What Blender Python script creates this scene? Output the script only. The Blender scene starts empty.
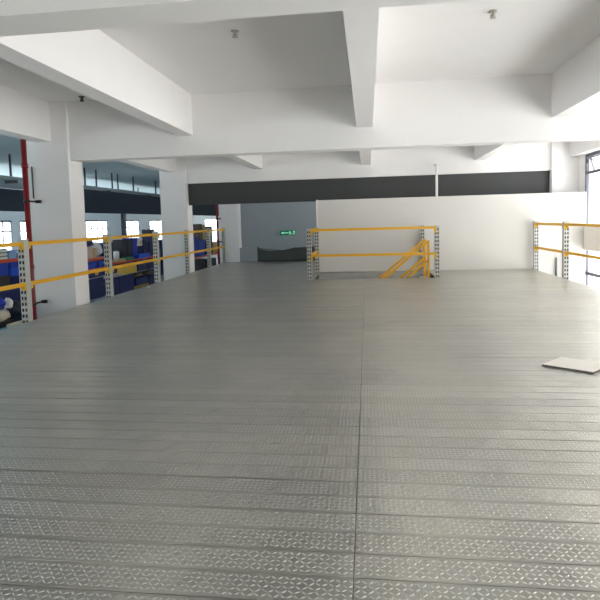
import bpy, bmesh, math, random
from mathutils import Vector, Matrix
random.seed(7)
S = bpy.context.scene
COL = S.collection
R = math.radians

# ------------------------------------------------------------------ camera
f_px, cy_px, pitch, yaw, roll = 537.7, 259.07, 0.07047, 0.12643, -0.027024
EYE = Vector((0, 0, 1.5))
fw = Vector((-math.sin(yaw) * math.cos(pitch), math.cos(yaw) * math.cos(pitch), -math.sin(pitch)))
r0 = Vector((math.cos(yaw), math.sin(yaw), 0)); u0 = r0.cross(fw)
rt = r0 * math.cos(roll) + u0 * math.sin(roll)
up = -r0 * math.sin(roll) + u0 * math.cos(roll)
cd = bpy.data.cameras.new('camera'); cam = bpy.data.objects.new('camera', cd); COL.objects.link(cam)
cam.matrix_world = Matrix(((rt.x, up.x, -fw.x, EYE.x), (rt.y, up.y, -fw.y, EYE.y), (rt.z, up.z, -fw.z, EYE.z), (0, 0, 0, 1)))
cd.sensor_width = 36; cd.sensor_fit = 'HORIZONTAL'
cd.lens = f_px / 600 * 36
cd.shift_y = -(300 - cy_px) / 600
cd.clip_start = 0.05; cd.clip_end = 300
S.camera = cam

# ------------------------------------------------------------------ sky and exposure
S.view_settings.view_transform = 'Standard'
try: S.view_settings.look = 'None'
except Exception: pass
S.view_settings.gamma = 1.0
S.view_settings.use_curve_mapping = False
S.view_settings.exposure = -0.43
SKY = 4.3; GROUND = 2.3
W = bpy.data.worlds.new('sky'); S.world = W; W.use_nodes = True
nt = W.node_tree; bg = nt.nodes['Background']; bg.inputs['Strength'].default_value = SKY
tc = nt.nodes.new('ShaderNodeTexCoord'); sx = nt.nodes.new('ShaderNodeSeparateXYZ')
mr = nt.nodes.new('ShaderNodeMapRange'); mr.inputs['From Min'].default_value = -0.8; mr.inputs['From Max'].default_value = 0.6
mx = nt.nodes.new('ShaderNodeMix'); mx.data_type = 'RGBA'
mx.inputs[6].default_value = (2.5, 2.62, 2.72, 1); mx.inputs[7].default_value = (1.38, 1.335, 1.295, 1)
nt.links.new(tc.outputs['Generated'], sx.inputs[0]); nt.links.new(sx.outputs['X'], mr.inputs['Value'])
nt.links.new(mr.outputs[0], mx.inputs[0]); # sunlit ground outside the windows: the lower half of the surroundings is brighter than the overcast sky
gz = nt.nodes.new('ShaderNodeMapRange'); gz.interpolation_type = 'SMOOTHSTEP'; gz.inputs['From Min'].default_value = -0.02; gz.inputs['From Max'].default_value = -0.2
gz.inputs['To Min'].default_value = 0.0; gz.inputs['To Max'].default_value = GROUND - 1
nt.links.new(sx.outputs['Z'], gz.inputs['Value'])
gx = nt.nodes.new('ShaderNodeMath'); gx.operation = 'MULTIPLY_ADD'; gx.inputs[2].default_value = 1.0
gx.inputs[1].default_value = 1.0; nt.links.new(gz.outputs[0], gx.inputs[0])
gm = nt.nodes.new('ShaderNodeMix'); gm.data_type = 'RGBA'; gm.blend_type = 'MULTIPLY'; gm.inputs[0].default_value = 1
nt.links.new(mx.outputs[2], gm.inputs[6]); nt.links.new(gx.outputs[0], gm.inputs[7])
nt.links.new(gm.outputs[2], bg.inputs['Color'])
sl_ = bpy.data.lights.new('sun', 'SUN'); sl_.energy = 9.0; sl_.angle = R(2); sl_.color = (1, .95, .88)
so = bpy.data.objects.new('sun', sl_); COL.objects.link(so); so.location = (20, 8, 30)
so.rotation_euler = Vector((-math.cos(R(66)), -0.12, -math.sin(R(66)))).to_track_quat('-Z', 'Y').to_euler()
S.cycles.max_bounces = 14; S.cycles.diffuse_bounces = 8; S.cycles.glossy_bounces = 6
S.cycles.transparent_max_bounces = 12
S.cycles.sample_clamp_indirect = 8.0

def portal(x, y, z, sy, sz, sign):
    """sampling aid in a window opening: emits nothing itself"""
    l = bpy.data.lights.new('window_portal', 'AREA'); l.shape = 'RECTANGLE'; l.size = sz; l.size_y = sy
    o = bpy.data.objects.new('window_portal', l); COL.objects.link(o)
    o.location = (x, y, z); o.rotation_euler = (0, R(90) * sign, 0)   # -Z looks into the room
    l.cycles.is_portal = True

# ------------------------------------------------------------------ materials
def lin(c):
    return tuple((v / 12.92 if v <= 0.04045 else ((v + 0.055) / 1.055) ** 2.4) for v in (x / 255 for x in c)) + (1,)

def mat(name, rgb, rough=0.6, metal=0.0, noise=0.06, scale=4.0, bump=0.0, bscale=40, spec=0.5, emit=0):
    m = bpy.data.materials.new(name); m.use_nodes = True
    n = m.node_tree.nodes; L = m.node_tree.links; b = n['Principled BSDF']
    c = lin(rgb)
    b.inputs['Roughness'].default_value = rough; b.inputs['Metallic'].default_value = metal
    b.inputs['Specular IOR Level'].default_value = spec
    t = n.new('ShaderNodeTexCoord'); no = n.new('ShaderNodeTexNoise'); no.inputs['Scale'].default_value = scale
    no.inputs['Detail'].default_value = 4
    L.new(t.outputs['Object'], no.inputs['Vector'])
    rp = n.new('ShaderNodeMapRange'); rp.inputs['To Min'].default_value = 1 - noise; rp.inputs['To Max'].default_value = 1 + noise
    L.new(no.outputs['Fac'], rp.inputs['Value'])
    mm = n.new('ShaderNodeMix'); mm.data_type = 'RGBA'; mm.blend_type = 'MULTIPLY'; mm.inputs[0].default_value = 1
    mm.inputs[6].default_value = c; L.new(rp.outputs[0], mm.inputs[7]); L.new(mm.outputs[2], b.inputs['Base Color'])
    if bump:
        bn = n.new('ShaderNodeTexNoise'); bn.inputs['Scale'].default_value = bscale; L.new(t.outputs['Object'], bn.inputs['Vector'])
        bp = n.new('ShaderNodeBump'); bp.inputs['Strength'].default_value = bump; bp.inputs['Distance'].default_value = 0.01
        L.new(bn.outputs['Fac'], bp.inputs['Height']); L.new(bp.outputs[0], b.inputs['Normal'])
    if emit:
        b.inputs['Emission Color'].default_value = c; b.inputs['Emission Strength'].default_value = emit
    return m

def glass_mat():
    m = bpy.data.materials.new('window glass'); m.use_nodes = True
    n = m.node_tree.nodes; L = m.node_tree.links; n.clear()
    o = n.new('ShaderNodeOutputMaterial'); mi = n.new('ShaderNodeMixShader'); tr = n.new('ShaderNodeBsdfTransparent'); gl = n.new('ShaderNodeBsdfGlossy')
    gl.inputs['Roughness'].default_value = 0.02; tr.inputs['Color'].default_value = (0.95, 0.97, 0.97, 1)
    lw = n.new('ShaderNodeLayerWeight'); lw.inputs['Blend'].default_value = 0.5
    pw = n.new('ShaderNodeMath'); pw.operation = 'POWER'; pw.inputs[1].default_value = 5; L.new(lw.outputs['Facing'], pw.inputs[0])
    fr = n.new('ShaderNodeMath'); fr.operation = 'MULTIPLY_ADD'; fr.inputs[1].default_value = 0.6; fr.inputs[2].default_value = 0.03; L.new(pw.outputs[0], fr.inputs[0])
    L.new(fr.outputs[0], mi.inputs[0]); L.new(tr.outputs[0], mi.inputs[1]); L.new(gl.outputs[0], mi.inputs[2]); L.new(mi.outputs[0], o.inputs[0])
    return m

def deck_mat():
    """galvanised tread plate: planks 1/6 m wide, each with five rows of alternately slanted treads between smooth edges"""
    m = bpy.data.materials.new('galvanised tread plate'); m.use_nodes = True
    n = m.node_tree.nodes; L = m.node_tree.links; b = n['Principled BSDF']
    def M(op, a, c=None, d=None):
        q = n.new('ShaderNodeMath'); q.operation = op
        for i, v in enumerate((a, c, d)):
            if v is None: continue
            if isinstance(v, (int, float)): q.inputs[i].default_value = v
            else: L.new(v, q.inputs[i])
        return q.outputs[0]
    t = n.new('ShaderNodeTexCoord'); s = n.new('ShaderNodeSeparateXYZ'); L.new(t.outputs['Object'], s.inputs[0])
    x, y = s.outputs['X'], s.outputs['Y']
    ux = M('DIVIDE', x, 0.027); uy = M('SUBTRACT', M('MULTIPLY', y, 36.0), 0.5)
    ix = M('FLOOR', ux); iy = M('FLOOR', uy)
    a = M('SUBTRACT', M('SUBTRACT', ux, ix), 0.5); c = M('SUBTRACT', M('SUBTRACT', uy, iy), 0.5)
    par = M('PINGPONG', M('ADD', ix, iy), 1.0)
    sg = M('SUBTRACT', M('MULTIPLY', par, 2.0), 1.0)
    cs, sn = math.cos(R(38)), math.sin(R(38))
    p = M('ADD', M('MULTIPLY', a, cs), M('MULTIPLY', M('MULTIPLY', c, sn), sg))
    q = M('SUBTRACT', M('MULTIPLY', c, cs), M('MULTIPLY', M('MULTIPLY', a, sn), sg))
    d2 = M('ADD', M('POWER', M('DIVIDE', M('ABSOLUTE', p), 0.47), 2.0), M('POWER', M('DIVIDE', M('ABSOLUTE', q), 0.17), 2.0))
    h = M('MAXIMUM', M('SUBTRACT', 1.0, d2), 0.0)
    h = M('POWER', h, 0.6)
    v = M('FRACT', M('MULTIPLY', y, 6.0))
    mask = M('MULTIPLY', M('GREATER_THAN', v, 0.0834), M('LESS_THAN', v, 0.9166))
    h = M('MULTIPLY', h, mask)
    bp = n.new('ShaderNodeBump'); bp.inputs['Strength'].default_value = 1.0; bp.inputs['Distance'].default_value = 0.0048
    L.new(h, bp.inputs['Height'])
    wv = n.new('ShaderNodeTexNoise'); wv.inputs['Scale'].default_value = 1.6; wv.inputs['Detail'].default_value = 2
    L.new(t.outputs['Object'], wv.inputs['Vector'])
    b2 = n.new('ShaderNodeBump'); b2.inputs['Strength'].default_value = 0.5; b2.inputs['Distance'].default_value = 0.07
    L.new(wv.outputs['Fac'], b2.inputs['Height']); L.new(b2.outputs[0], bp.inputs['Normal'])
    L.new(bp.outputs[0], b.inputs['Normal'])
    # zinc colour: grey with faint warm and bluish stains, and a slight difference from plank to plank
    n1 = n.new('ShaderNodeTexNoise'); n1.inputs['Scale'].default_value = 1.1; n1.inputs['Detail'].default_value = 5; L.new(t.outputs['Object'], n1.inputs['Vector'])
    rp = n.new('ShaderNodeValToRGB'); L.new(n1.outputs['Fac'], rp.inputs[0])
    e = rp.color_ramp.elements
    e[0].position = 0.33; e[0].color = (0.45, 0.448, 0.425, 1); e[1].position = 0.68; e[1].color = (0.53, 0.515, 0.465, 1)
    k = e.new(0.5); k.color = (0.49, 0.482, 0.445, 1)
    wn = n.new('ShaderNodeTexWhiteNoise'); wn.noise_dimensions = '2D'
    cb = n.new('ShaderNodeCombineXYZ'); L.new(M('FLOOR', M('MULTIPLY', y, 6.0)), cb.inputs[0]); L.new(M('GREATER_THAN', x, -0.08), cb.inputs[1])
    L.new(cb.outputs[0], wn.inputs['Vector'])
    tint = M('ADD', M('MULTIPLY', wn.outputs['Value'], 0.16), 0.90)
    mm = n.new('ShaderNodeMix'); mm.data_type = 'RGBA'; mm.blend_type = 'MULTIPLY'; mm.inputs[0].default_value = 1
    L.new(rp.outputs[0], mm.inputs[6]); L.new(tint, mm.inputs[7])
    # the tread tops are worn bright, the recesses between them hold dull grime; relief shading is put into this contrast too
    wr_ = n.new('ShaderNodeMix'); wr_.data_type = 'RGBA'; L.new(h, wr_.inputs[0]); L.new(mm.outputs[2], wr_.inputs[6]); wr_.inputs[7].default_value = (0.74, 0.73, 0.69, 1)
    L.new(wr_.outputs[2], b.inputs['Base Color'])
    b.inputs['Metallic'].default_value = 1.0
    n2 = n.new('ShaderNodeTexNoise'); n2.inputs['Scale'].default_value = 6; n2.inputs['Detail'].default_value = 5; L.new(t.outputs['Object'], n2.inputs['Vector'])
    L.new(M('ADD', M('MULTIPLY', n2.outputs['Fac'], 0.12), M('SUBTRACT', 0.27, M('MULTIPLY', h, 0.06))), b.inputs['Roughness'])
    return m

M_ = dict(
    wall=mat('white emulsion', (231, 229, 228), 0.75, noise=0.025, scale=2.5, bump=0.05, bscale=60),
    deck=deck_mat(),
    hallceil=mat('emulsion with cool light tint', (214, 234, 238), 0.75, noise=0.03, scale=1.5),  # teal cast of the hall daylight is mixed into this ceiling colour
    partition=mat('matt partition board', (216, 214, 210), 0.8, noise=0.03, scale=1.5),
    under=mat('dark steel', (60, 62, 60), 0.6),  # also the shade colour inside the perforated posts
    concrete=mat('grey screed', (140, 146, 150), 0.5),
    charcoal=mat('charcoal sheet', (58, 60, 60), 0.6, noise=0.1, scale=1.2),
    navyfascia=mat('dark blue fascia', (44, 54, 70), 0.6),
    bluegrey=mat('blue grey panel', (150, 158, 164), 0.7, noise=0.04, scale=0.8),
    yellow=mat('yellow powder coat', (232, 172, 28), 0.4, noise=0.05),
    zinc=mat('galvanised upright', (190, 190, 186), 0.45, metal=0.35, noise=0.08, scale=12),
    bracket=mat('yellow bracket', (222, 178, 40), 0.45),
    red=mat('red pipe paint', (122, 14, 24), 0.35, noise=0.05),
    dark=mat('black steel', (32, 32, 34), 0.5),
    frame=mat('dark grey aluminium', (92, 92, 104), 0.4, metal=0.3),
    glass=glass_mat(),
    board=mat('white board', (232, 228, 220), 0.6, noise=0.03, scale=9),
    boardedge=mat('grey board edge', (120, 116, 108), 0.8),
    tarp=mat('grey green tarpaulin', (66, 74, 74), 0.7, noise=0.15, scale=3),
    signgreen=mat('exit sign green', (16, 120, 84), 0.4, emit=0.35),
    signwhite=mat('exit sign symbol', (190, 250, 225), 0.4, emit=0.6),
    tray=mat('cable tray', (130, 146, 152), 0.5),
    rod=mat('hanger rod', (60, 66, 70), 0.5),
    orange=mat('orange red beam', (214, 78, 48), 0.45),
    rackblue=mat('rack upright grey', (120, 130, 140), 0.5),
    shelf=mat('shelf board', (150, 152, 156), 0.6),
    paleblue=mat('pale blue board', (90, 170, 205), 0.6),
    sensor=mat('sprinkler metal', (176, 172, 166), 0.45, metal=0.2),
    sensordark=mat('bronze sprinkler metal', (96, 92, 88), 0.4, metal=0.5),
)
COLS = dict(pink=(214, 186, 172), tan=(196, 160, 112), white=(228, 228, 226), navy=(20, 32, 88), blue=(34, 70, 178), royal=(24, 48, 170),
            black=(24, 28, 44), bright=(40, 92, 220), green=(26, 104, 78), yellow=(206, 172, 60), brown=(92, 74, 58), pale=(150, 186, 232),
            darkbrown=(52, 44, 42), grey=(96, 102, 110), beige=(206, 196, 176), cream=(214, 208, 190))
for k, v in COLS.items():
    M_['c_' + k] = mat(k + ' storage ware', v, 0.5, noise=0.08, scale=9)

# ------------------------------------------------------------------ mesh helpers
class MB:
    def __init__(s): s.b = bmesh.new()
    def box(s, x0, x1, y0, y1, z0, z1, bev=0.0, mi=0):
        vs = [s.b.verts.new(p) for p in ((x0, y0, z0), (x1, y0, z0), (x1, y1, z0), (x0, y1, z0), (x0, y0, z1), (x1, y0, z1), (x1, y1, z1), (x0, y1, z1))]
        fs = [s.b.faces.new([vs[i] for i in q]) for q in ((0, 3, 2, 1), (4, 5, 6, 7), (0, 1, 5, 4), (1, 2, 6, 5), (2, 3, 7, 6), (3, 0, 4, 7))]
        for f in fs: f.material_index = mi
        if bev:
            es = list({e for f in fs for e in f.edges})
            bmesh.ops.bevel(s.b, geom=es, offset=bev, segments=2, affect='EDGES', profile=0.5)
        return s
    def hexa(s, pts):
        vs = [s.b.verts.new(p) for p in pts]
        for q in ((0, 3, 2, 1), (4, 5, 6, 7), (0, 1, 5, 4), (1, 2, 6, 5), (2, 3, 7, 6), (3, 0, 4, 7)): s.b.faces.new([vs[i] for i in q])
        return s
    def bar(s, p, q, w, h):
        """square bar from p to q"""
        p, q = Vector(p), Vector(q); d = (q - p).normalized()
        a = d.cross(Vector((0, 0, 1)))
        if a.length < 1e-4: a = Vector((1, 0, 0))
        a.normalize(); c = a.cross(d); a *= w / 2; c *= h / 2
        return s.hexa([p - a - c, p + a - c, q + a - c, q - a - c, p - a + c, p + a + c, q + a + c, q - a + c])
    def tube(s, pts, r, n=14, caps=True):
        pts = [Vector(p) for p in pts]; rings = []
        for i, p in enumerate(pts):
            d = (pts[min(i + 1, len(pts) - 1)] - pts[max(i - 1, 0)]).normalized()
            a = d.cross(Vector((0, 0, 1)))
            if a.length < 1e-3: a = Vector((1, 0, 0))
            a.normalize(); c = a.cross(d)
            rr = r[i] if isinstance(r, (list, tuple)) else r
            rings.append([s.b.verts.new(p + (a * math.cos(t * 2 * math.pi / n) + c * math.sin(t * 2 * math.pi / n)) * rr) for t in range(n)])
        for A, B in zip(rings, rings[1:]):
            for t in range(n):
                f = s.b.faces.new((A[t], A[(t + 1) % n], B[(t + 1) % n], B[t])); f.smooth = True
        if caps: s.b.faces.new(rings[0]); s.b.faces.new(rings[-1])
        return s
    def blob(s, c, r, seed=0, bump=0.12, sub=3):
        res = bmesh.ops.create_icosphere(s.b, subdivisions=sub, radius=1)
        rn = random.Random(seed); ph = [rn.uniform(0, 6.28) for _ in range(6)]
        for v in res['verts']:
            d = v.co.copy()
            k = 1 + bump * (math.sin(5 * d.x + ph[0]) + math.sin(6 * d.y + ph[1]) * math.sin(4 * d.z + ph[2]) + 0.6 * math.sin(11 * d.x + ph[3] + 9 * d.z))
            zz = d.z * (0.72 if d.z < 0 else 1)
            v.co = Vector((c[0] + d.x * r[0] * k, c[1] + d.y * r[1] * k, c[2] + zz * r[2] * k))
        for f in s.b.faces: f.smooth = True
        return s
    def build(s, name, m, parent=None, loc=None):
        bmesh.ops.recalc_face_normals(s.b, faces=s.b.faces)
        me = bpy.data.meshes.new(name)
        if loc is not None:
            for v in s.b.verts: v.co -= Vector(loc)
        s.b.to_mesh(me); s.b.free()
        for q in (m if isinstance(m, list) else [m]): me.materials.append(M_[q] if isinstance(q, str) else q)
        o = bpy.data.objects.new(name, me); COL.objects.link(o)
        if loc is not None: o.location = loc
        if parent:
            o.parent = parent
            if loc is None: o.matrix_parent_inverse = Matrix.Translation(-world_loc(parent))
            else: o.location = Vector(loc) - world_loc(parent)
        return o

def world_loc(o):
    v = Vector((0, 0, 0))
    while o: 
        v += o.location + (o.matrix_parent_inverse.translation if o.parent else Vector((0, 0, 0)))
        o = o.parent
    return v

def tag(o, label, cat, group=None, kind=None):
    o['label'] = label; o['category'] = cat
    if group: o['group'] = group
    if kind: o['kind'] = kind
    return o

def thing(name, label, cat, loc, group=None, kind=None):
    o = bpy.data.objects.new(name, None); COL.objects.link(o); o.location = loc; o.empty_display_size = 0.2
    return tag(o, label, cat, group, kind)

def struct(mb, name, m, label, cat):
    return tag(mb.build(name, m), label, cat, kind='structure')

# ------------------------------------------------------------------ building shell
ZC, ZG, ZB, ZL = 3.84, 3.11, 2.75, -2.4          # slab, girder soffit, beam soffit, hall floor
XE, XR = -5.45, 4.53                               # deck edges
XW, XL = 5.95, -22.0                               # window walls
struct(MB().box(-6.15, XW + .25, -6.2, 60.2, ZC, ZC + .2), 'ceiling', 'wall', 'white concrete ceiling slab between the beams', 'ceiling')
struct(MB().box(XL - .25, -6.15, -6.2, 60.2, ZC, ZC + .2), 'ceiling_hall', 'hallceil', 'storage hall ceiling beyond the columns, coloured with the cool light', 'ceiling')
struct(MB().box(XL - .25, XW + .25, -6.2, 60.2, ZL - .2, ZL), 'floor', 'concrete', 'grey hall floor below the steel deck', 'floor')

def beam_x(y0, y1, label):
    struct(MB().box(-5.75, XW, y0, y1, ZB, ZC), 'ceiling_beam', 'wall', label, 'beam')
beam_x(3.02, 3.33, 'white cross beam nearest, along the top edge of the photo')
beam_x(9.62, 9.95, 'white cross beam spanning the middle of the ceiling')
beam_x(16.2, 16.5, 'white cross beam above the long dark panel')
beam_x(-3.6, -3.3, 'white cross beam behind the viewer')
GX = [('left', -3.41, -3.13), ('centre', -0.16, 0.118), ('right', 3.09, 3.37), ('outer left', -6.15, -5.85)]
for bay, (a, b) in (('near bay', (3.33, 9.62)), ('far bay', (9.95, 16.2)), ('bay overhead', (-3.3, 3.02))):
    for nm, x0, x1 in GX:
        struct(MB().box(x0, x1, a, b, ZG, ZC), 'ceiling_girder', 'wall', f'white {nm} ceiling girder running away in the {bay}', 'beam')
struct(MB().box(5.7, XW, -6, 16.2, ZG, ZC), 'ceiling_girder', 'wall', 'white edge beam along the top of the right windows', 'beam')
CX0, CX1 = -6.38, -5.53
for y, lb in ((9.55, 'thick white column beside the red pipe at left, nearest of the row'), (16.15, 'white column at left between two rail posts, second of the row'), (22.75, 'pale column beside the far grey wall, furthest of the row'), (2.95, 'white column outside the left of the photo')):
    struct(MB().box(CX0, CX1, y, y + .5, ZL, ZC, 0.008), 'column', 'wall', lb, 'column')
struct(MB().box(5.2, 5.5, 16.1, 16.6, ZL, ZC, 0.006), 'column', 'wall', 'white column behind the right end of the white partition', 'column')
struct(MB().box(5.3, 5.7, 9.55, 10.05, ZL, ZC, 0.006), 'column', 'wall', 'white column by the right windows outside the photo', 'column')
struct(MB().box(5.3, 5.7, 2.95, 3.45, ZL, ZC, 0.006), 'column', 'wall', 'white column by the right windows near the viewer', 'column')
struct(MB().box(5.5, XW, 16.195, 16.6, ZL, ZC), 'wall_right_return', 'wall', 'white wall return between far right column and window', 'wall')
# walls
struct(MB().box(-1.45, XW, 15.65, 15.75, ZL, 2.09), 'wall_far', 'partition', 'wide white partition behind the yellow stair railing', 'wall')
struct(MB().box(-1.475, -1.425, 15.63, 15.77, 0, 2.10), 'trim_1', 'wall', 'white corner trim on the left end of the partition', 'trim')
struct(MB().box(-5.53, XW + .25, 23.23, 23.4, ZL, ZC), 'wall_back', 'bluegrey', 'dim blue grey wall carrying the green exit sign', 'wall')
struct(MB().box(-5.5, -1.3, 23.205, 23.23, 1.10, 1.16), 'trim_2', 'bluegrey', 'thin horizontal seam strip across the blue grey wall', 'trim')
struct(MB().box(-5.53, -5.4, 23.4, 60, ZL, ZC), 'wall_hall_side', 'wall', 'white side wall of the storage hall far back', 'wall')
struct(MB().box(XL - .25, XW + .25, -6.25, -6, ZL, ZC), 'wall_behind', 'wall', 'white wall behind the viewer', 'wall')

def window(num, side, x, y0, y1, z0, z1, label, nv, zs, barw=.05):
    """framed window in a wall normal to X: frame with mullions and transoms, and one pane"""
    w = thing('window_%d' % num, label, 'window', (x, (y0 + y1) / 2, z0), kind='structure')
    f = MB(); t = .06
    for a, b in ((y0, y0 + t), (y1 - t, y1)): f.box(x - .04, x + .04, a, b, z0, z1)
    for a, b in ((z0, z0 + t), (z1 - .11, z1)): f.box(x - .04, x + .04, y0 + t, y1 - t, a, b)
    f.build('window_frame', 'frame', w)
    g = MB()
    for k in range(1, nv):
        yy = y0 + (y1 - y0) * k / nv; g.box(x - .025, x + .025, yy - barw / 2, yy + barw / 2, z0 + t, z1 - .11)
    for zz in zs: g.box(x - .03, x + .03, y0 + t, y1 - t, zz - barw / 2, zz + barw / 2)
    g.build('glazing_bar', 'frame', w)
    MB().box(x + .008, x + .014, y0 + t, y1 - t, z0 + t, z1 - .11).build('pane', 'glass', w)
    portal(x - side * .07, (y0 + y1) / 2, (z0 + z1) / 2, y1 - y0, z1 - z0, 1 if side > 0 else -1)
    return w

# right window wall: piers, sill wall and lintel with three tall openings and one added unseen
wr = MB()
RW = [(-5.4, 2.6), (3.8, 9.2), (10.4, 15.77), (17.2, 22.6)]  # last opening is made up to light the exit sign wall
ys = [-6.0] + [v for p in RW for v in p] + [23.4]
for a, b in zip(ys[0::2], ys[1::2]): wr.box(XW, XW + .25, a, b, ZL, ZC)
for a, b in RW: wr.box(XW, XW + .25, a, b, ZL, -1.0).box(XW, XW + .25, a, b, 3.13, ZC)
struct(wr, 'wall_right', 'wall', 'white right wall around the tall bright windows', 'wall')
RL = ['tall bright window outside the photo near the viewer', 'tall bright window outside the right edge of the photo', 'tall dark framed bright window at the right edge', 'added unseen window behind the white partition, lighting the exit wall']
for i, (a, b) in enumerate(RW):
    w = window(i + 1, 1, XW + .05, a, b, -1.0, 3.13, RL[i], 5, (-.15,), .09)
    if i == 2:
        f = MB(); zt = 2.6
        f.box(XW + .01, XW + .07, a, b, zt - .035, zt + .035)
        f.build('transom', 'frame', w)
        # small top sash hinged open outwards, with its stay
        s_ = MB(); y0, y1 = 14.72, 15.68; z0 = 2.66; L_ = .36; an = R(18)
        def hp(y, d, o=0): return (XW + .1 + math.sin(an) * d + o, y, 3.01 - math.cos(an) * d)
        for (p, q) in ((hp(y0, 0), hp(y0, L_)), (hp(y1, 0), hp(y1, L_)), (hp(y0, 0), hp(y1, 0)), (hp(y0, L_), hp(y1, L_))): s_.bar(p, q, .035, .035)
        s_.build('sash', 'frame', w)
        MB().bar((XW + .03, 15.5, 2.98), (XW + .2, 15.0, 2.66), .02, .02).build('stay', 'frame', w)
        MB().box(XW - .05, XW - .01, 15.45, 15.62, 2.86, 2.98, .008).build('latch', 'frame', w)

# left window wall of the hall; the first four windows are unseen, added for light
LW = [(-5, 2, 1), (3, 9.5, 1), (11, 18, 1), (19, 25.5, 5), (26.3, 31.1, 4), (31.9, 36.2, 4), (37.4, 43.6, 5), (46.5, 50.0, 4), (52.6, 56.5, 4)]
wl = MB(); ys = [-6.0] + [v for p in LW for v in p[:2]] + [60]
for a, b in zip(ys[0::2], ys[1::2]): wl.box(XL - .25, XL, a, b, ZL, ZC)
for a, b, _ in LW: wl.box(XL - .25, XL, a, b, ZL, -.6).box(XL - .25, XL, a, b, 3.5 if 18 < a < 26 else 2.02, ZC)  # the fourth, unseen opening is made taller to brighten the hall ceiling
struct(wl, 'wall_left', 'wall', 'pale window wall far across the storage hall', 'wall')
for i, (a, b, nv) in enumerate(LW):
    vis = {5: 'bright barred window across the hall seen left of the red pipe', 7: 'bright barred window across the hall, right of the white pier', 6: 'bright barred window across the hall just right of the thick column', 8: 'bright barred window across the hall by the second column'}
    window(i + 5, -1, XL - .05, a, b, -.6, 3.5 if 18 < a < 26 else 2.02, vis.get(i, 'bright barred hall window number %d counted from the near end, first four added for light' % (i + 1)), max(nv + 2, 6), (.15, 1.35), .085)
struct(MB().box(XL, XL + .35, 46.15, 46.5, ZL, ZC), 'trim_3', 'frame', 'dark downpipe strip beside a white pier across the hall', 'trim')
# far end wall of the hall with one window
we = MB(); E0, E1 = -18.6, -16.9
we.box(XL, E0, 60, 60.2, ZL, ZC).box(E1, -5.4, 60, 60.2, ZL, ZC).box(E0, E1, 60, 60.2, ZL, -.6).box(E0, E1, 60, 60.2, 2.0, ZC)
struct(we, 'wall_hall_end', 'wall', 'pale end wall at the far end of the storage hall', 'wall')
we = thing('window_14', 'small bright window at the far end of the hall', 'window', (E0, 60.1, -.6), kind='structure')
f = MB()
for a, b in ((E0, E0 + .07), (-17.78, -17.72), (E1 - .07, E1)): f.box(a, b, 60.06, 60.14, -.6, 2.0)
for a, b in ((-.6, -.53), (.8, .85), (1.93, 2.0)): f.box(E0, E1, 60.07, 60.13, a, b)
f.build('window_frame', 'frame', we)
MB().box(E0, E1, 60.1, 60.106, -.6, 2.0).build('pane', 'glass', we)

# ------------------------------------------------------------------ steel deck
def planks():
    mb = MB(); b = mb.b; P = 1 / 6.0
    seam = -0.085
    def strip(x0, x1, k, tilt, dz):
        y0 = k * P; g = .0014
        prof = [(g, -.03), (g, -.0025), (g + .004, 0), (P - g - .004, 0), (P - g, -.0025), (P - g, -.03)]
        nseg = max(1, int((x1 - x0) / 1.2)); rings = []
        for i in range(nseg + 1):
            x = x0 + (x1 - x0) * i / nseg
            rings.append([b.verts.new((x, y0 + yy, zz + dz + tilt * (yy - P / 2) + random.uniform(-.0002, .0002))) for yy, zz in prof])
        for A, B in zip(rings, rings[1:]):
            for t in range(len(prof) - 1): b.faces.new((A[t], B[t], B[t + 1], A[t + 1]))
        for rg in (rings[0], rings[-1]): b.faces.new(rg)
    for k in range(-36, 122):
        y = k * P + P / 2
        segs = []
        if y < 13.667: segs = [(XE, seam - .002), (seam + .002, XR)]
        elif y < 15.5: segs = [(XE, -1.41), (1.69, XR)]
        elif y < 15.65: segs = [(XE, seam - .002), (seam + .002, XR)]
        elif y < 20.2: segs = [(XE, -1.46)]
        for x0, x1 in segs: strip(x0, x1, k, random.uniform(-.006, .006), random.uniform(-.0008, .0008))
    return mb
struct(planks(), 'floor_deck', 'deck', 'raised deck of galvanised tread plate planks with a centre seam', 'floor')
ud = MB()
ud.box(XE + .01, XR - .01, -6, 13.66, -.16, -.031).box(XE + .01, -1.42, 13.66, 15.64, -.16, -.031).box(1.70, XR - .01, 13.66, 15.64, -.16, -.031)
ud.box(XE + .01, -1.47, 15.64, 20.2, -.16, -.031)
struct(ud, 'floor_deck_frame', 'under', 'dark steel framing under the tread plate deck', 'floor')

tag(MB().box(-1.42, 1.70, 15.5, 15.64, -.16, -.031).build('edge_beam', 'zinc'), 'grey steel edge beam along the far side of the stair opening', 'beam', kind='structure')

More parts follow.
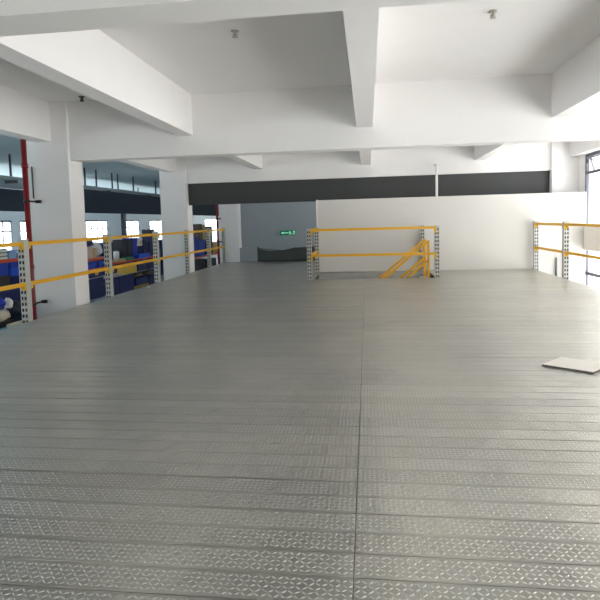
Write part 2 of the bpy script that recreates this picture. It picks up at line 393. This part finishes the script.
# ------------------------------------------------------------------ perforated rail posts
def post(parent, x, y, z0=0.0, z1=1.33, w=.115, d=.115):
    """C-shaped rack upright with two columns of real slots in the faces along Y"""
    mb = MB(); b = mb.b; hw, hd, t = w / 2, d / 2, .004
    xs = [-hw, -hw + .014, -hw + .046, hw - .046, hw - .014, hw]
    zs = [z0]; z = max(z0, -.35) + .03
    while z < z1 - .07:
        zs += [z, z + .052]; z += .096
    zs.append(z1)
    for fy in (-hd, hd):
        for i in range(len(zs) - 1):
            for j in range(5):
                if fy < 0 and i % 2 == 1 and j in (1, 3): continue
                mb.box(x + xs[j], x + xs[j + 1], y + fy - t / 2, y + fy + t / 2, zs[i], zs[i + 1])
    mb.box(x - hw - .001, x - hw + t, y - hd, y + hd, z0, z1).box(x + hw - t, x + hw + .001, y - hd, y + hd, z0, z1)
    mb.box(x - hw, x + hw, y - hd, y + hd, z1 - .004, z1)
    bmesh.ops.remove_doubles(b, verts=b.verts, dist=.00005)
    # dark lining that stands in for the shade inside the section
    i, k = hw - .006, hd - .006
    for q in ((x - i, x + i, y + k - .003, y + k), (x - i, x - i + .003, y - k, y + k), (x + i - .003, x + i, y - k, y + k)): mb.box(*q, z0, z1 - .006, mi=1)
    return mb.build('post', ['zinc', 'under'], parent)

def rail(parent, name, p, q, h=.062, t=.042, plates=True):
    """box rail from p to q (top line at z) with a hooked end plate at each end"""
    p, q = Vector(p), Vector(q); d = (q - p).normalized(); dz = Vector((0, 0, h / 2))
    o = MB().bar(p - dz, q - dz, t, h).build(name, 'yellow', parent)
    if plates:
        for e, s in ((p, 1), (q, -1)):
            c = e + d * s * .004 - Vector((0, 0, .08)); mb = MB()
            if abs(d.y) > .5: mb.box(c.x - .045, c.x + .035, c.y - .004, c.y + .004, c.z - .05, c.z + .072).box(c.x + .03, c.x + .034, c.y - .004, c.y + s * .05, c.z - .03, c.z + .072)
            else: mb.box(c.x - .004, c.x + .004, c.y - .04, c.y + .035, c.z - .05, c.z + .072).box(c.x, c.x + s * .05, c.y - .026, c.y - .022, c.z - .085, c.z + .075)
            mb.build('end_plate', 'bracket', o)
    return o

# left guard rail
gl = thing('guard_rail', 'yellow and grey guard rail along the left edge of the deck, beside the columns', 'railing', (-5.51, 13, 0))
LY = [2.75, 5.4, 8.03, 10.86, 13.5, 15.93, 18.2, 20.2]
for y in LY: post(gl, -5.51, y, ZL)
for a, b in zip(LY, LY[1:]):
    for n_, z in (('top_rail', 1.285), ('mid_rail', .635)): rail(gl, n_, (-5.485, a + .06, z), (-5.485, b - .06, z))
# right guard rail
gr = thing('guard_rail', 'yellow and grey guard rail along the right edge of the deck, by the window', 'railing', (4.59, 12, 0))
RY = [5.4, 8.0, 10.7, 13.25, 15.5]
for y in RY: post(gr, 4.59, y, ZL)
for a, b in zip(RY, RY[1:]):
    for n_, z in (('top_rail', 1.285), ('mid_rail', .635)): rail(gr, n_, (4.575, a + .06, z), (4.575, b - .06, z))
# stair opening guard rail
gs = thing('guard_rail', 'yellow guard rail on perforated posts around the stair opening, in front of the partition', 'railing', (0.1, 13.6, 0))
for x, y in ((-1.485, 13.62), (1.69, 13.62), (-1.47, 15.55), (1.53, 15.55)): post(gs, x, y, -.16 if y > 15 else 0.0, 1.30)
for n_, z in (('top_rail', 1.29), ('mid_rail', .645)):
    rail(gs, n_, (-1.44, 13.536, z), (1.665, 13.536, z))
    rail(gs, n_, (-1.475, 13.68, z), (-1.475, 15.49, z))

# ------------------------------------------------------------------ stairs
st = thing('staircase', 'steel stair going down to the left with yellow handrails behind the guard rail', 'stairs', (0.2, 14.55, ZL))
sl = .85; xt = 1.66
for y in (14.1, 15.0):
    MB().bar((xt, y, -.14), (xt - 2.66, y, -.14 - sl * 2.66), .045, .2).build('stringer', 'shelf', st)
for i in range(12):
    x = xt - .06 - .222 * i; z = -.09 - .1885 * i
    MB().box(x - .25, x, 14.12, 14.98, z - .04, z, .004).build('tread', 'zinc', st)
for y in (14.1, 15.0):
    h = MB()
    h.bar((1.535, y, -.16), (1.535, y, .92), .062, .062)
    h.bar((1.52, y, .89), (-1.1, y, .89 - sl * 2.62), .062, .062).bar((1.52, y, .40), (-1.0, y, .40 - sl * 2.52), .062, .062)
    h.bar((.2, y, -1.36), (.2, y, .89 - sl * 1.32), .062, .062).bar((-1.0, y, -2.39), (-1.0, y, .89 - sl * 2.52), .062, .062)
    h.build('handrail', 'yellow', st)

# ------------------------------------------------------------------ things on and around the deck
bd = thing('flat_board', 'thin white board lying on the deck at right', 'board', (1.98, 5.5, 0.0))
A = [Vector(p) for p in ((1.694, 5.506, 0), (2.067, 5.239, 0), (2.36, 5.53, 0), (1.98, 5.80, 0))]
MB().hexa([p + Vector((0, 0, .004)) for p in A] + [p + Vector((0, 0, .017)) for p in A]).build('core', 'boardedge', bd)
MB().hexa([p + Vector((0, 0, .017)) for p in A] + [p + Vector((0, 0, .020)) for p in A]).build('face', 'board', bd)
ps = MB().hexa([(-5.29, 12.25, .002), (-5.20, 12.27, .002), (-5.21, 12.37, .002), (-5.27, 12.36, .002), (-5.28, 12.26, .03), (-5.21, 12.28, .018), (-5.22, 12.36, .012), (-5.26, 12.35, .035)]).build('paper_scrap', 'board')
tag(ps, 'small crumpled white scrap on the deck near the left rail', 'paper')

# red riser pipes with clamps
for (x, y, r, lb) in ((-6.18, 9.2, .048, 'red vertical fire pipe in front of the thick left column'), (-6.36, 22.4, .05, 'red vertical fire pipe far back beside the furthest column')):
    p = thing('riser_pipe', lb, 'pipe', (x, y, ZL))
    MB().tube([(x, y, ZL), (x, y, ZG if y < 10 else ZC)], r, 18).build('pipe', 'red', p)
    for z in ((2.0, .1) if y < 10 else (.7, 1.7)):
        yc = 9.55 if y < 10 else 22.75
        MB().tube([(x, y, z - .02), (x, y, z + .02)], r + .012, 18).bar((x, y, z), (x, yc - .012, z), .03, .03).bar((x - .02, yc - .04, z), (x + .07, yc - .04, z), .06, .06).build('clamp', 'dark', p)
    for z in (.75, 2.6): MB().tube([(x, y, z), (x, y, z + .08)], r + .01, 18).build('coupling', 'red', p)
cn = MB().tube([(-6.26, 9.53, 2.06), (-6.26, 9.53, 2.66)], .012, 8).build('conduit', 'dark'); tag(cn, 'thin dark conduit on the thick left column beside the red pipe', 'conduit')
cp = MB().tube([(1.985, 15.9, ZL), (1.985, 15.9, 2.8), (1.985, 16.0, 3.0), (1.985, 16.19, 3.02)], .035, 12).build('conduit', 'wall'); tag(cp, 'white vertical pipe in front of the long dark panel', 'pipe')

bk = thing('bulkhead_panel', 'long dark grey panel hanging below the far cross beam', 'panel', (-.1, 16.35, 2.1))
MB().box(-5.52, 5.19, 16.3, 16.38, 2.1, 2.76).build('panel', 'charcoal', bk)
MB().box(-5.52, 5.19, 16.28, 16.4, 2.085, 2.1).build('bottom_rail', 'charcoal', bk)

# exit sign
es = thing('exit_sign', 'small green exit sign on the blue grey wall', 'sign', (-3.45, 23.2, .9))
MB().box(-3.80, -3.11, 23.16, 23.2, .90, 1.11, .008).build('sign_box', 'signgreen', es)
g = MB(); y0, y1 = 23.152, 23.16
g.box(-3.68, -3.42, y0, y1, .99, 1.02).hexa([(-3.74, y0, 1.005), (-3.65, y0, .955), (-3.65, y1, .955), (-3.74, y1, 1.005), (-3.74, y0, 1.006), (-3.65, y0, 1.055), (-3.65, y1, 1.055), (-3.74, y1, 1.006)])
g.tube([(-3.36, y0, 1.065), (-3.36, y1, 1.065)], .022, 12)
for p, q in (((-3.36, 1.04), (-3.33, .98)), ((-3.33, .985), (-3.38, .94)), ((-3.38, .94), (-3.37, .92)), ((-3.33, .985), (-3.28, .95)), ((-3.28, .95), (-3.25, .95)), ((-3.36, 1.035), (-3.41, 1.01)), ((-3.355, 1.035), (-3.30, 1.02))):
    g.bar((p[0], y0 + .004, p[1]), (q[0], y0 + .004, q[1]), .007, .02)
g.box(-3.22, -3.20, y0, y1, .93, 1.08).box(-3.16, -3.14, y0, y1, .93, 1.08).box(-3.22, -3.14, y0, y1, 1.07, 1.085)
g.build('symbol', 'signwhite', es)

# tarpaulin barrier and low panel at the far end of the deck
tb = thing('tarpaulin_barrier', 'dark sagging tarpaulin barrier at the far end of the deck', 'tarpaulin', (-3.1, 20.1, 0))
mb = MB(); n = 24; X0, X1 = -4.18, -1.9; rows = []
for k in range(5):
    rows.append([])
    for i in range(n + 1):
        u = i / n; x = X0 + (X1 - X0) * u
        top = .50 - .10 * math.sin(math.pi * min(1, u * 1.6)) * (1 if u < .625 else 0) + .02 * u
        z = .002 + (top - .002) * k / 4
        rows[-1].append(mb.b.verts.new((x, 20.08 + .025 * math.sin(9 * u + k) + .02 * math.sin(23 * u), z)))
for a, b in zip(rows, rows[1:]):
    for i in range(n):
        f = mb.b.faces.new((a[i], a[i + 1], b[i + 1], b[i])); f.smooth = True
o = mb.build('sheet', 'tarp', tb); sm = o.modifiers.new('thick', 'SOLIDIFY'); sm.thickness = .012
for x in (-4.16, -1.92): MB().bar((x, 20.14, .002), (x, 20.14, .56), .04, .04).build('stake', 'dark', tb)
MB().tube([(-4.16, 20.12, .5), (-3.2, 20.12, .40), (-2.75, 20.12, .49), (-1.92, 20.12, .53)], .012, 8).build('cord', 'dark', tb)
lp = MB().box(-4.86, -4.22, 20.04, 20.09, .001, .54, .006).build('low_panel', 'bluegrey'); tag(lp, 'low pale panel standing between the far column and the tarpaulin', 'panel')

# boards by the right window
def lean(name, x0, x1, y0, y1, z0, z1, lb, m='board'):
    o = MB().box(x0, x1, y0, y1, z0, z1, .004).build(name, m); tag(o, lb, 'board'); return o
lean('white_board', XW - .06, XW - .02, 14.0, 15.72, .50, 1.15, 'white panel fixed across the window at the right edge')
# (it is carried by two clips on the window frame)
lean('batten', 5.155, 5.185, 15.60, 15.64, ZL, .30, 'thin dark batten standing against the partition behind the right rail', 'c_grey')
lean('leaning_board', 5.40, 5.62, 15.55, 15.59, ZL, .48, 'narrow white board standing against the partition behind the right rail')

# sprinkler heads
def sprinkler(x, y, lb, m, k=1.0):
    s = thing('sprinkler_head', lb, 'sprinkler', (x, y, ZC))
    MB().tube([(x, y, ZC), (x, y, ZC - .012 * k)], [.05 * k, .045 * k], 18).build('escutcheon', m, s)
    MB().tube([(x, y, ZC - .01), (x, y, ZC - .07 * k)], .018 * k, 12).build('body', m, s)
    mb = MB().tube([(x, y, ZC - .07 * k), (x, y, ZC - .078 * k)], .036 * k, 16)
    mb.bar((x - .03 * k, y, ZC - .035 * k), (x - .012 * k, y, ZC - .078 * k), .008, .008).bar((x + .03 * k, y, ZC - .035 * k), (x + .012 * k, y, ZC - .078 * k), .008, .008)
    mb.build('deflector', m, s)
sprinkler(-5.06, 9.3, 'dark sprinkler head under the ceiling near the thick left column', 'sensordark', 1.1)
sprinkler(-1.566, 6.61, 'small sprinkler head on the ceiling between left and centre girders', 'sensor')
sprinkler(1.469, 6.58, 'small pale sprinkler head on the ceiling right of the centre girder', 'sensor')

# ------------------------------------------------------------------ storage hall beyond the left rail
def curtain(x0, x1, y0, y1, z0, z1, lb, rods):
    c = thing('smoke_curtain', lb, 'fascia', ((x0 + x1) / 2, (y0 + y1) / 2, z0))
    MB().box(x0, x1, y0, y1, z0, z1).build('sheet', 'navyfascia', c)
    for rx, ry in rods: MB().bar((rx, ry, z1), (rx, ry, ZC), .04, .04).build('hanger_rod', 'rod', c)
    return c
curtain(-14.1, -14, 8, 22.6, 2.2, 3.08, 'dark blue hanging fascia left of the red pipe', [(-14.05, y) for y in (9, 13, 17.5, 22)])
du = thing('air_duct', 'pale blue duct above the dark fascia left of the red pipe', 'duct', (-13.75, 15.3, 3.09))
MB().box(-13.99, -13.6, 8, 22.6, 3.09, 3.47, .01).build('duct', 'tray', du)
for y in (10, 14, 18.2, 21.5): MB().bar((-13.8, y, 3.46), (-13.8, y, ZC), .04, .04).build('hanger_rod', 'rod', du)
curtain(-14.1, -14, 23.6, 52, 2.2, 3.52, 'tall dark blue hanging fascia above the windows between the columns', [(-14.05, y) for y in (25, 32, 40, 48)])
curtain(-13.9, -5.9, 52.2, 52.35, 2.3, 3.5, 'dark fascia far back between second and furthest column', [(x, 52.27) for x in (-13, -10, -7)])
ct = thing('cable_tray', 'pale cable tray on thin rods below the hall ceiling', 'cable tray', (-11, 24, 3.05))
MB().box(-11.25, -11.22, 14, 46, 3.03, 3.13).box(-10.98, -10.95, 14, 46, 3.03, 3.13).box(-11.25, -10.95, 14, 46, 3.02, 3.035).build('tray', 'tray', ct)
for y in (15.8, 18.4, 20.3, 21.2, 22.6, 23.15, 24.75, 27.5, 30.5):
    MB().bar((-11.1, y, 3.03), (-11.1, y, ZC), .05, .05).build('hanger_rod', 'rod', ct)
for y in (15.8, 22.0, 26.3): MB().box(-11.3, -10.9, y - .04, y + .04, 2.93, 3.02).build('bracket', 'rod', ct)
ct2 = thing('cable_tray', 'dark steel service rail further back below the hall ceiling', 'cable tray', (-9, 30, 3.0))
MB().box(-9.6, -9.5, 27.0, 46, 3.05, 3.16).box(-9.1, -9.0, 27.0, 46, 3.05, 3.16).build('rail', 'rod', ct2)
for y in (28, 31, 35, 40): MB().bar((-9.3, y, 3.1), (-9.3, y, ZC), .05, .05).bar((-9.6, y, 3.1), (-9.0, y, 3.1), .06, .06).build('hanger_rod', 'rod', ct2)

def rack(label, y0, y1, levels, ztop, X=-10.2, dep=.85):
    r = thing('storage_rack', label, 'rack', (X - dep / 2, (y0 + y1) / 2, ZL))
    for x in (X - .03, X - dep + .03):
        for y in (y0 - .05, y1 + .05): MB().box(x - .035, x + .035, y - .035, y + .035, ZL, ztop, .004).build('upright', 'rackblue', r)
    for z, orange in levels:
        MB().box(X - dep, X - .05, y0, y1, z - .03, z).build('shelf', 'shelf', r)
        if orange:
            for x in (X - .025, X - dep + .025): MB().box(x - .025, x + .025, y0 - .015, y1 + .015, z - .09, z + .004).build('beam', 'orange', r)
    return r
rack('storage rack with green lidded boxes, left of the nearest rail post', 13.2, 14.85, ((.64, 1), (-.14, 0), (-.76, 0)), .72)
rack('storage rack with cartons on an orange beam, just right of the thick column', 18.5, 20.0, ((.32, 1), (-.08, 1), (-.42, 0), (-1.22, 0)), .45)
rack('storage rack full of blue bins between two rail posts', 20.3, 25.4, ((.04, 1), (-.56, 0), (-1.3, 0)), .3)
rack('storage rack far back between second column and furthest red pipe', 30.3, 36.2, ((-.5, 1), (-1.4, 0)), .3)

def item(kind, col, y0, y1, z0, z1, label, X=-10.25, dep=.45, name=None):
    m = 'c_' + col; x1, x0 = X, X - dep; yc = (y0 + y1) / 2; xc = (x0 + x1) / 2
    loc = (xc, yc, z0); h = z1 - z0
    cat = {'carton': 'box', 'box': 'box', 'bin': 'bin', 'crate': 'crate', 'drum': 'container', 'bag': 'bag', 'sack': 'bag', 'pallet': 'pallet', 'ball': 'bag', 'roll': 'roll'}[kind]
    if kind in ('bin', 'crate'):
        t = .02; k = .03 if kind == 'bin' else .0
        o = thing(name or {'bin': 'storage_bin', 'crate': 'storage_crate'}[kind], label, cat, loc)
        mb = MB()
        def ring(zz, ins): return [(x0 + ins, y0 + ins, zz), (x1 - ins, y0 + ins, zz), (x1 - ins, y1 - ins, zz), (x0 + ins, y1 - ins, zz)]
        A, B, C_, D = ring(z0, k), ring(z1, .012), ring(z1, .012 + t), ring(z0 + t, k + t)
        V = [[mb.b.verts.new(p) for p in q] for q in (A, B, C_, D)]
        mb.b.faces.new(V[0])
        for P, Q in zip(V, V[1:]):
            for i in range(4): mb.b.faces.new((P[i], P[(i + 1) % 4], Q[(i + 1) % 4], Q[i]))
        mb.b.faces.new(V[3])
        if kind == 'crate':
            for i in range(1, max(2, int(h / .1))):
                zz = z0 + h * i / max(2, int(h / .1))
                mb.box(x0 - .006, x1 + .006, y0 - .006, y1 + .006, zz - .008, zz + .008)
        mb.build('body', m, o)
        rm = MB()
        for a, b, c, d in ((x0 - .008, x1 + .008, y0 - .008, y0 + .018), (x0 - .008, x1 + .008, y1 - .018, y1 + .008), (x0 - .008, x0 + .018, y0, y1), (x1 - .018, x1 + .008, y0, y1)):
            rm.box(a, b, c, d, z1 - min(.04, h * .2), z1 + .004)
        rm.build('rim', m, o)
        return o
    nm = name or {'carton': 'carton', 'box': 'storage_box', 'drum': 'canister', 'bag': 'bag', 'sack': 'sack', 'pallet': 'pallet', 'ball': 'bundle', 'roll': 'cloth_roll'}[kind]
    if kind == 'carton':
        o = thing(nm, label, cat, loc)
        MB().box(x0, x1, y0, y1, z0, z1, .008).build('body', m, o)
        MB().box(xc - .03, xc + .03, y0 - .001, y1 + .001, z1 - .03, z1 + .002).build('tape', 'c_cream', o)
        return o
    if kind == 'box':
        o = thing(nm, label, cat, loc)
        MB().box(x0 + .01, x1 - .01, y0 + .01, y1 - .01, z0, z1 - h * .25, .004).build('body', m, o)
        MB().box(x0, x1, y0, y1, z1 - h * .25, z1, .004).build('lid', 'c_green' if col == 'white' and h < .12 else m, o)
        return o
    if kind == 'drum':
        o = thing(nm, label, cat, loc); r = min((y1 - y0) / 2, dep / 2)
        MB().tube([(xc, yc, z0), (xc, yc, z0 + h * .85), (xc, yc, z0 + h * .9)], [r, r, r * .75], 18).build('body', m, o)
        MB().tube([(xc, yc, z0 + h * .9), (xc, yc, z1)], r * .5, 14).build('cap', 'c_grey', o)
        return o
    if kind in ('bag', 'sack', 'ball'):
        mb = MB().blob((xc, yc, z0 + h * .42), (dep / 2, (y1 - y0) / 2, h * .5), seed=int(abs(y0 * 100)))
        zmin = min(v.co.z for v in mb.b.verts); 
        for v in mb.b.verts: v.co.z += z0 - zmin
        return tag(mb.build(nm, m, None, loc), label, cat)
    if kind == 'roll':
        r = h / 2
        return tag(MB().tube([(xc, y0, z0 + r), (xc, y1, z0 + r)], r, 16).build(nm, m, None, loc), label, cat)
    if kind == 'pallet':
        mb = MB()
        for i in range(5):
            a = x0 + dep * i / 5; mb.box(a, a + dep / 5 - .02, y0, y1, z1 - .025, z1)
        for i in range(3):
            a = y0 + (y1 - y0 - .08) * i / 2; mb.box(x0, x1, a, a + .08, z0, z1 - .025)
        return tag(mb.build(nm, m, None, loc), label, cat)

T2 = 'on the rack right of the thick column'
item('carton', 'pink', 18.70, 19.05, .324, .75, 'pale pinkish carton on the orange shelf right of the thick column')
item('carton', 'tan', 19.09, 19.32, .324, .69, 'narrow tan carton on the orange shelf right of the thick column')
item('drum', 'white', 19.34, 19.56, .324, .83, 'white canister on the orange shelf beside the tan carton')
item('bag', 'navy', 18.77, 19.31, .755, 1.03, 'dark navy bag on top of the pale carton')
item('sack', 'white', 19.58, 19.81, .324, .98, 'upright white sack beside the white canister')
item('bin', 'blue', 18.79, 19.35, -.076, .15, 'blue bin under the orange shelf right of the thick column, left one')
item('bin', 'blue', 19.43, 19.86, -.076, .15, 'blue bin under the orange shelf next to the rail post, right one')
b_ = item('bin', 'navy', 18.72, 19.78, -.42, -.18, 'wide navy bin with a yellow label right of the thick column')
MB().box(-10.247, -10.24, 19.1, 19.35, -.34, -.24).build('label_card', 'c_yellow', b_)
item('crate', 'navy', 18.69, 19.75, -.705, -.455, 'navy crate on top of a taller crate right of the thick column')
item('crate', 'navy', 18.70, 19.79, -1.22, -.715, 'tall navy crate low down right of the thick column')

item('crate', 'black', 21.54, 21.95, .044, .92, 'tall blackish crate on the blue bin rack, leftmost')
item('crate', 'black', 22.00, 22.50, .044, .88, 'tall blackish crate beside the royal blue bins')
item('bin', 'royal', 22.55, 23.07, .044, .57, 'royal blue bin under another royal blue bin on the middle rack')
item('bin', 'royal', 22.56, 23.03, .58, .95, 'royal blue bin on top of another royal blue bin')
bx = item('box', 'white', 23.10, 23.56, .58, .93, 'white box with a round yellow label among the blue bins')
MB().tube([(-10.262, 23.38, .72), (-10.25, 23.38, .72)], .1, 16).build('label_disc', 'c_yellow', bx)
item('bin', 'navy', 23.62, 24.29, .044, .81, 'tall navy bin right of the white box')
item('bin', 'navy', 23.10, 23.57, .044, .57, 'navy bin under the white box')
item('bin', 'navy', 24.36, 25.09, .044, .54, 'lower navy bin by the second column')
item('bin', 'navy', 24.42, 25.08, .55, 1.02, 'upper navy bin by the second column')
item('carton', 'black', 24.55, 25.0, 1.03, 1.3, 'black box on top of the bins by the second column')
item('drum', 'white', 21.26, 21.49, .044, .49, 'slim white canister left of the blackish crates')
item('bin', 'bright', 22.52, 23.75, .046, .22, 'shallow bright blue bin in front on the middle rack', X=-9.98, dep=.24)
item('box', 'green', 21.24, 21.96, .046, .19, 'flat green box in front on the middle rack', X=-9.98, dep=.24)
item('carton', 'tan', 20.58, 21.20, .046, .15, 'small tan carton beside the flat green box', X=-9.98, dep=.24)
item('crate', 'yellow', 21.82, 22.82, -.556, -.22, 'yellow slatted crate below the middle rail')
item('crate', 'navy', 22.94, 23.93, -.556, -.2, 'navy crate right of the yellow crate')
item('crate', 'navy', 23.99, 25.01, -.556, -.2, 'navy crate low on the middle rack nearest the second column')
item('sack', 'brown', 22.75, 23.66, -.845, -.605, 'brown sack on a navy crate')
item('sack', 'brown', 23.98, 24.84, -.895, -.605, 'brown sack on a tall crate near the second column')
item('crate', 'navy', 24.12, 24.95, -1.3, -.905, 'navy crate under a brown sack near the second column')
item('crate', 'navy', 21.11, 22.48, -1.3, -.62, 'large navy crate low on the middle rack')
item('pallet', 'yellow', 22.53, 24.06, -1.3, -1.19, 'yellow pallet under a navy crate')
item('crate', 'navy', 22.66, 24.05, -1.19, -.86, 'wide navy crate on a yellow pallet')
item('crate', 'navy', 20.40, 21.06, -1.3, -.62, 'tall navy crate behind the second rail post')

for k in range(3):
    item('box', 'white', 13.6, 14.24, .644 + .1 * k, .74 + .1 * k, ['flat white box with green lid, bottom of the stack of three', 'flat white box with green lid, middle of the stack of three', 'flat white box with green lid, top of the stack of three'][k])
item('bin', 'pale', 14.30, 14.66, .644, .88, 'pale blue bin next to the stack of green lidded boxes')
item('bin', 'blue', 14.33, 14.75, .365, .545, 'blue bin just under the orange shelf left of the nearest post')
item('bin', 'blue', 13.55, 14.25, .185, .53, 'blue bin on top of a dark brown carton')
item('bin', 'bright', 14.33, 14.75, .125, .36, 'bright blue bin between two bins left of the nearest post')
item('carton', 'darkbrown', 13.60, 14.28, -.14, .18, 'dark brown carton at the left edge below blue bins')
item('bin', 'navy', 14.32, 14.78, -.135, .12, 'deep navy bin behind the nearest rail post')
item('crate', 'navy', 13.5, 14.7, -.755, -.18, 'large navy crate at the left edge below the dark brown carton')

item('bin', 'royal', 30.64, 31.68, -.496, .72, 'tall royal blue bin far back right of the second column')
item('bin', 'blue', 31.74, 33.09, -.496, .48, 'wide blue bin far back beside the tall royal blue bin')
item('carton', 'brown', 32.05, 32.60, .49, 1.49, 'tall brown carton on the wide blue bin, left one')
item('carton', 'tan', 32.70, 33.33, .49, 1.42, 'tall tan carton on the wide blue bin, right one')
item('bin', 'yellow', 34.86, 35.82, -.496, .17, 'yellow bin far back beside the furthest red pipe')
item('crate', 'navy', 33.5, 34.8, -.496, .32, 'navy crate far back under a grey carton')
item('carton', 'grey', 33.6, 34.8, .33, 1.33, 'grey carton far back on a navy crate')
item('crate', 'black', 30.59, 32.94, -1.4, -.71, 'black crate far back under the orange beam, left one')
item('crate', 'black', 33.61, 35.45, -1.4, -.85, 'black crate far back under the orange beam, right one')

# row of navy boxes added across the hall to darken the view behind the racks
for i in range(13):
    y = 17 + i * 2.3
    o = MB().box(-16.9, -15.9, y, y + 2.0, ZL, .1 + .5 * random.random(), .02).build('backdrop_box', 'c_navy', None, (-16.4, y + 1, ZL))
    tag(o, 'tall navy box added as dark backdrop before the hall windows', 'box', 'dark backdrop boxes before the hall windows')

# cart with loose goods just below the deck, bottom left
cart = thing('platform_cart', 'pale blue topped platform cart just below the deck at the left edge', 'cart', (-6.7, 8.8, ZL))
MB().box(-7.3, -6.27, 7.6, 9.50, -.30, -.26, .006).build('platform', 'paleblue', cart)
for x in (-7.22, -6.34):
    for y in (7.68, 9.42): MB().box(x - .03, x + .03, y - .03, y + .03, ZL + .12, -.3).tube([(x - .02, y, ZL + .06), (x + .02, y, ZL + .06)], .06, 14).build('leg', 'rackblue', cart)
item('bag', 'black', 9.12, 9.46, -.26, .17, 'black bag at the right end of the pale blue cart', X=-6.34, dep=.5)
item('bag', 'royal', 8.86, 9.05, .075, .26, 'blue bag lying on beige cloth on the pale blue cart', X=-6.55, dep=.3)
item('bag', 'white', 9.055, 9.13, .04, .27, 'small white bag beside the blue bag and the black bag', X=-6.52, dep=.16)
item('sack', 'beige', 8.62, 9.09, -.155, .07, 'beige cloth bundle on the pale blue cart', X=-6.47, dep=.42)
item('roll', 'cream', 8.70, 9.10, -.26, -.18, 'cream cloth roll at the front of the pale blue cart', X=-6.30, dep=.10)
item('carton', 'darkbrown', 8.60, 9.10, -.26, -.16, 'low dark box under the beige cloth bundle', X=-6.5, dep=.35)
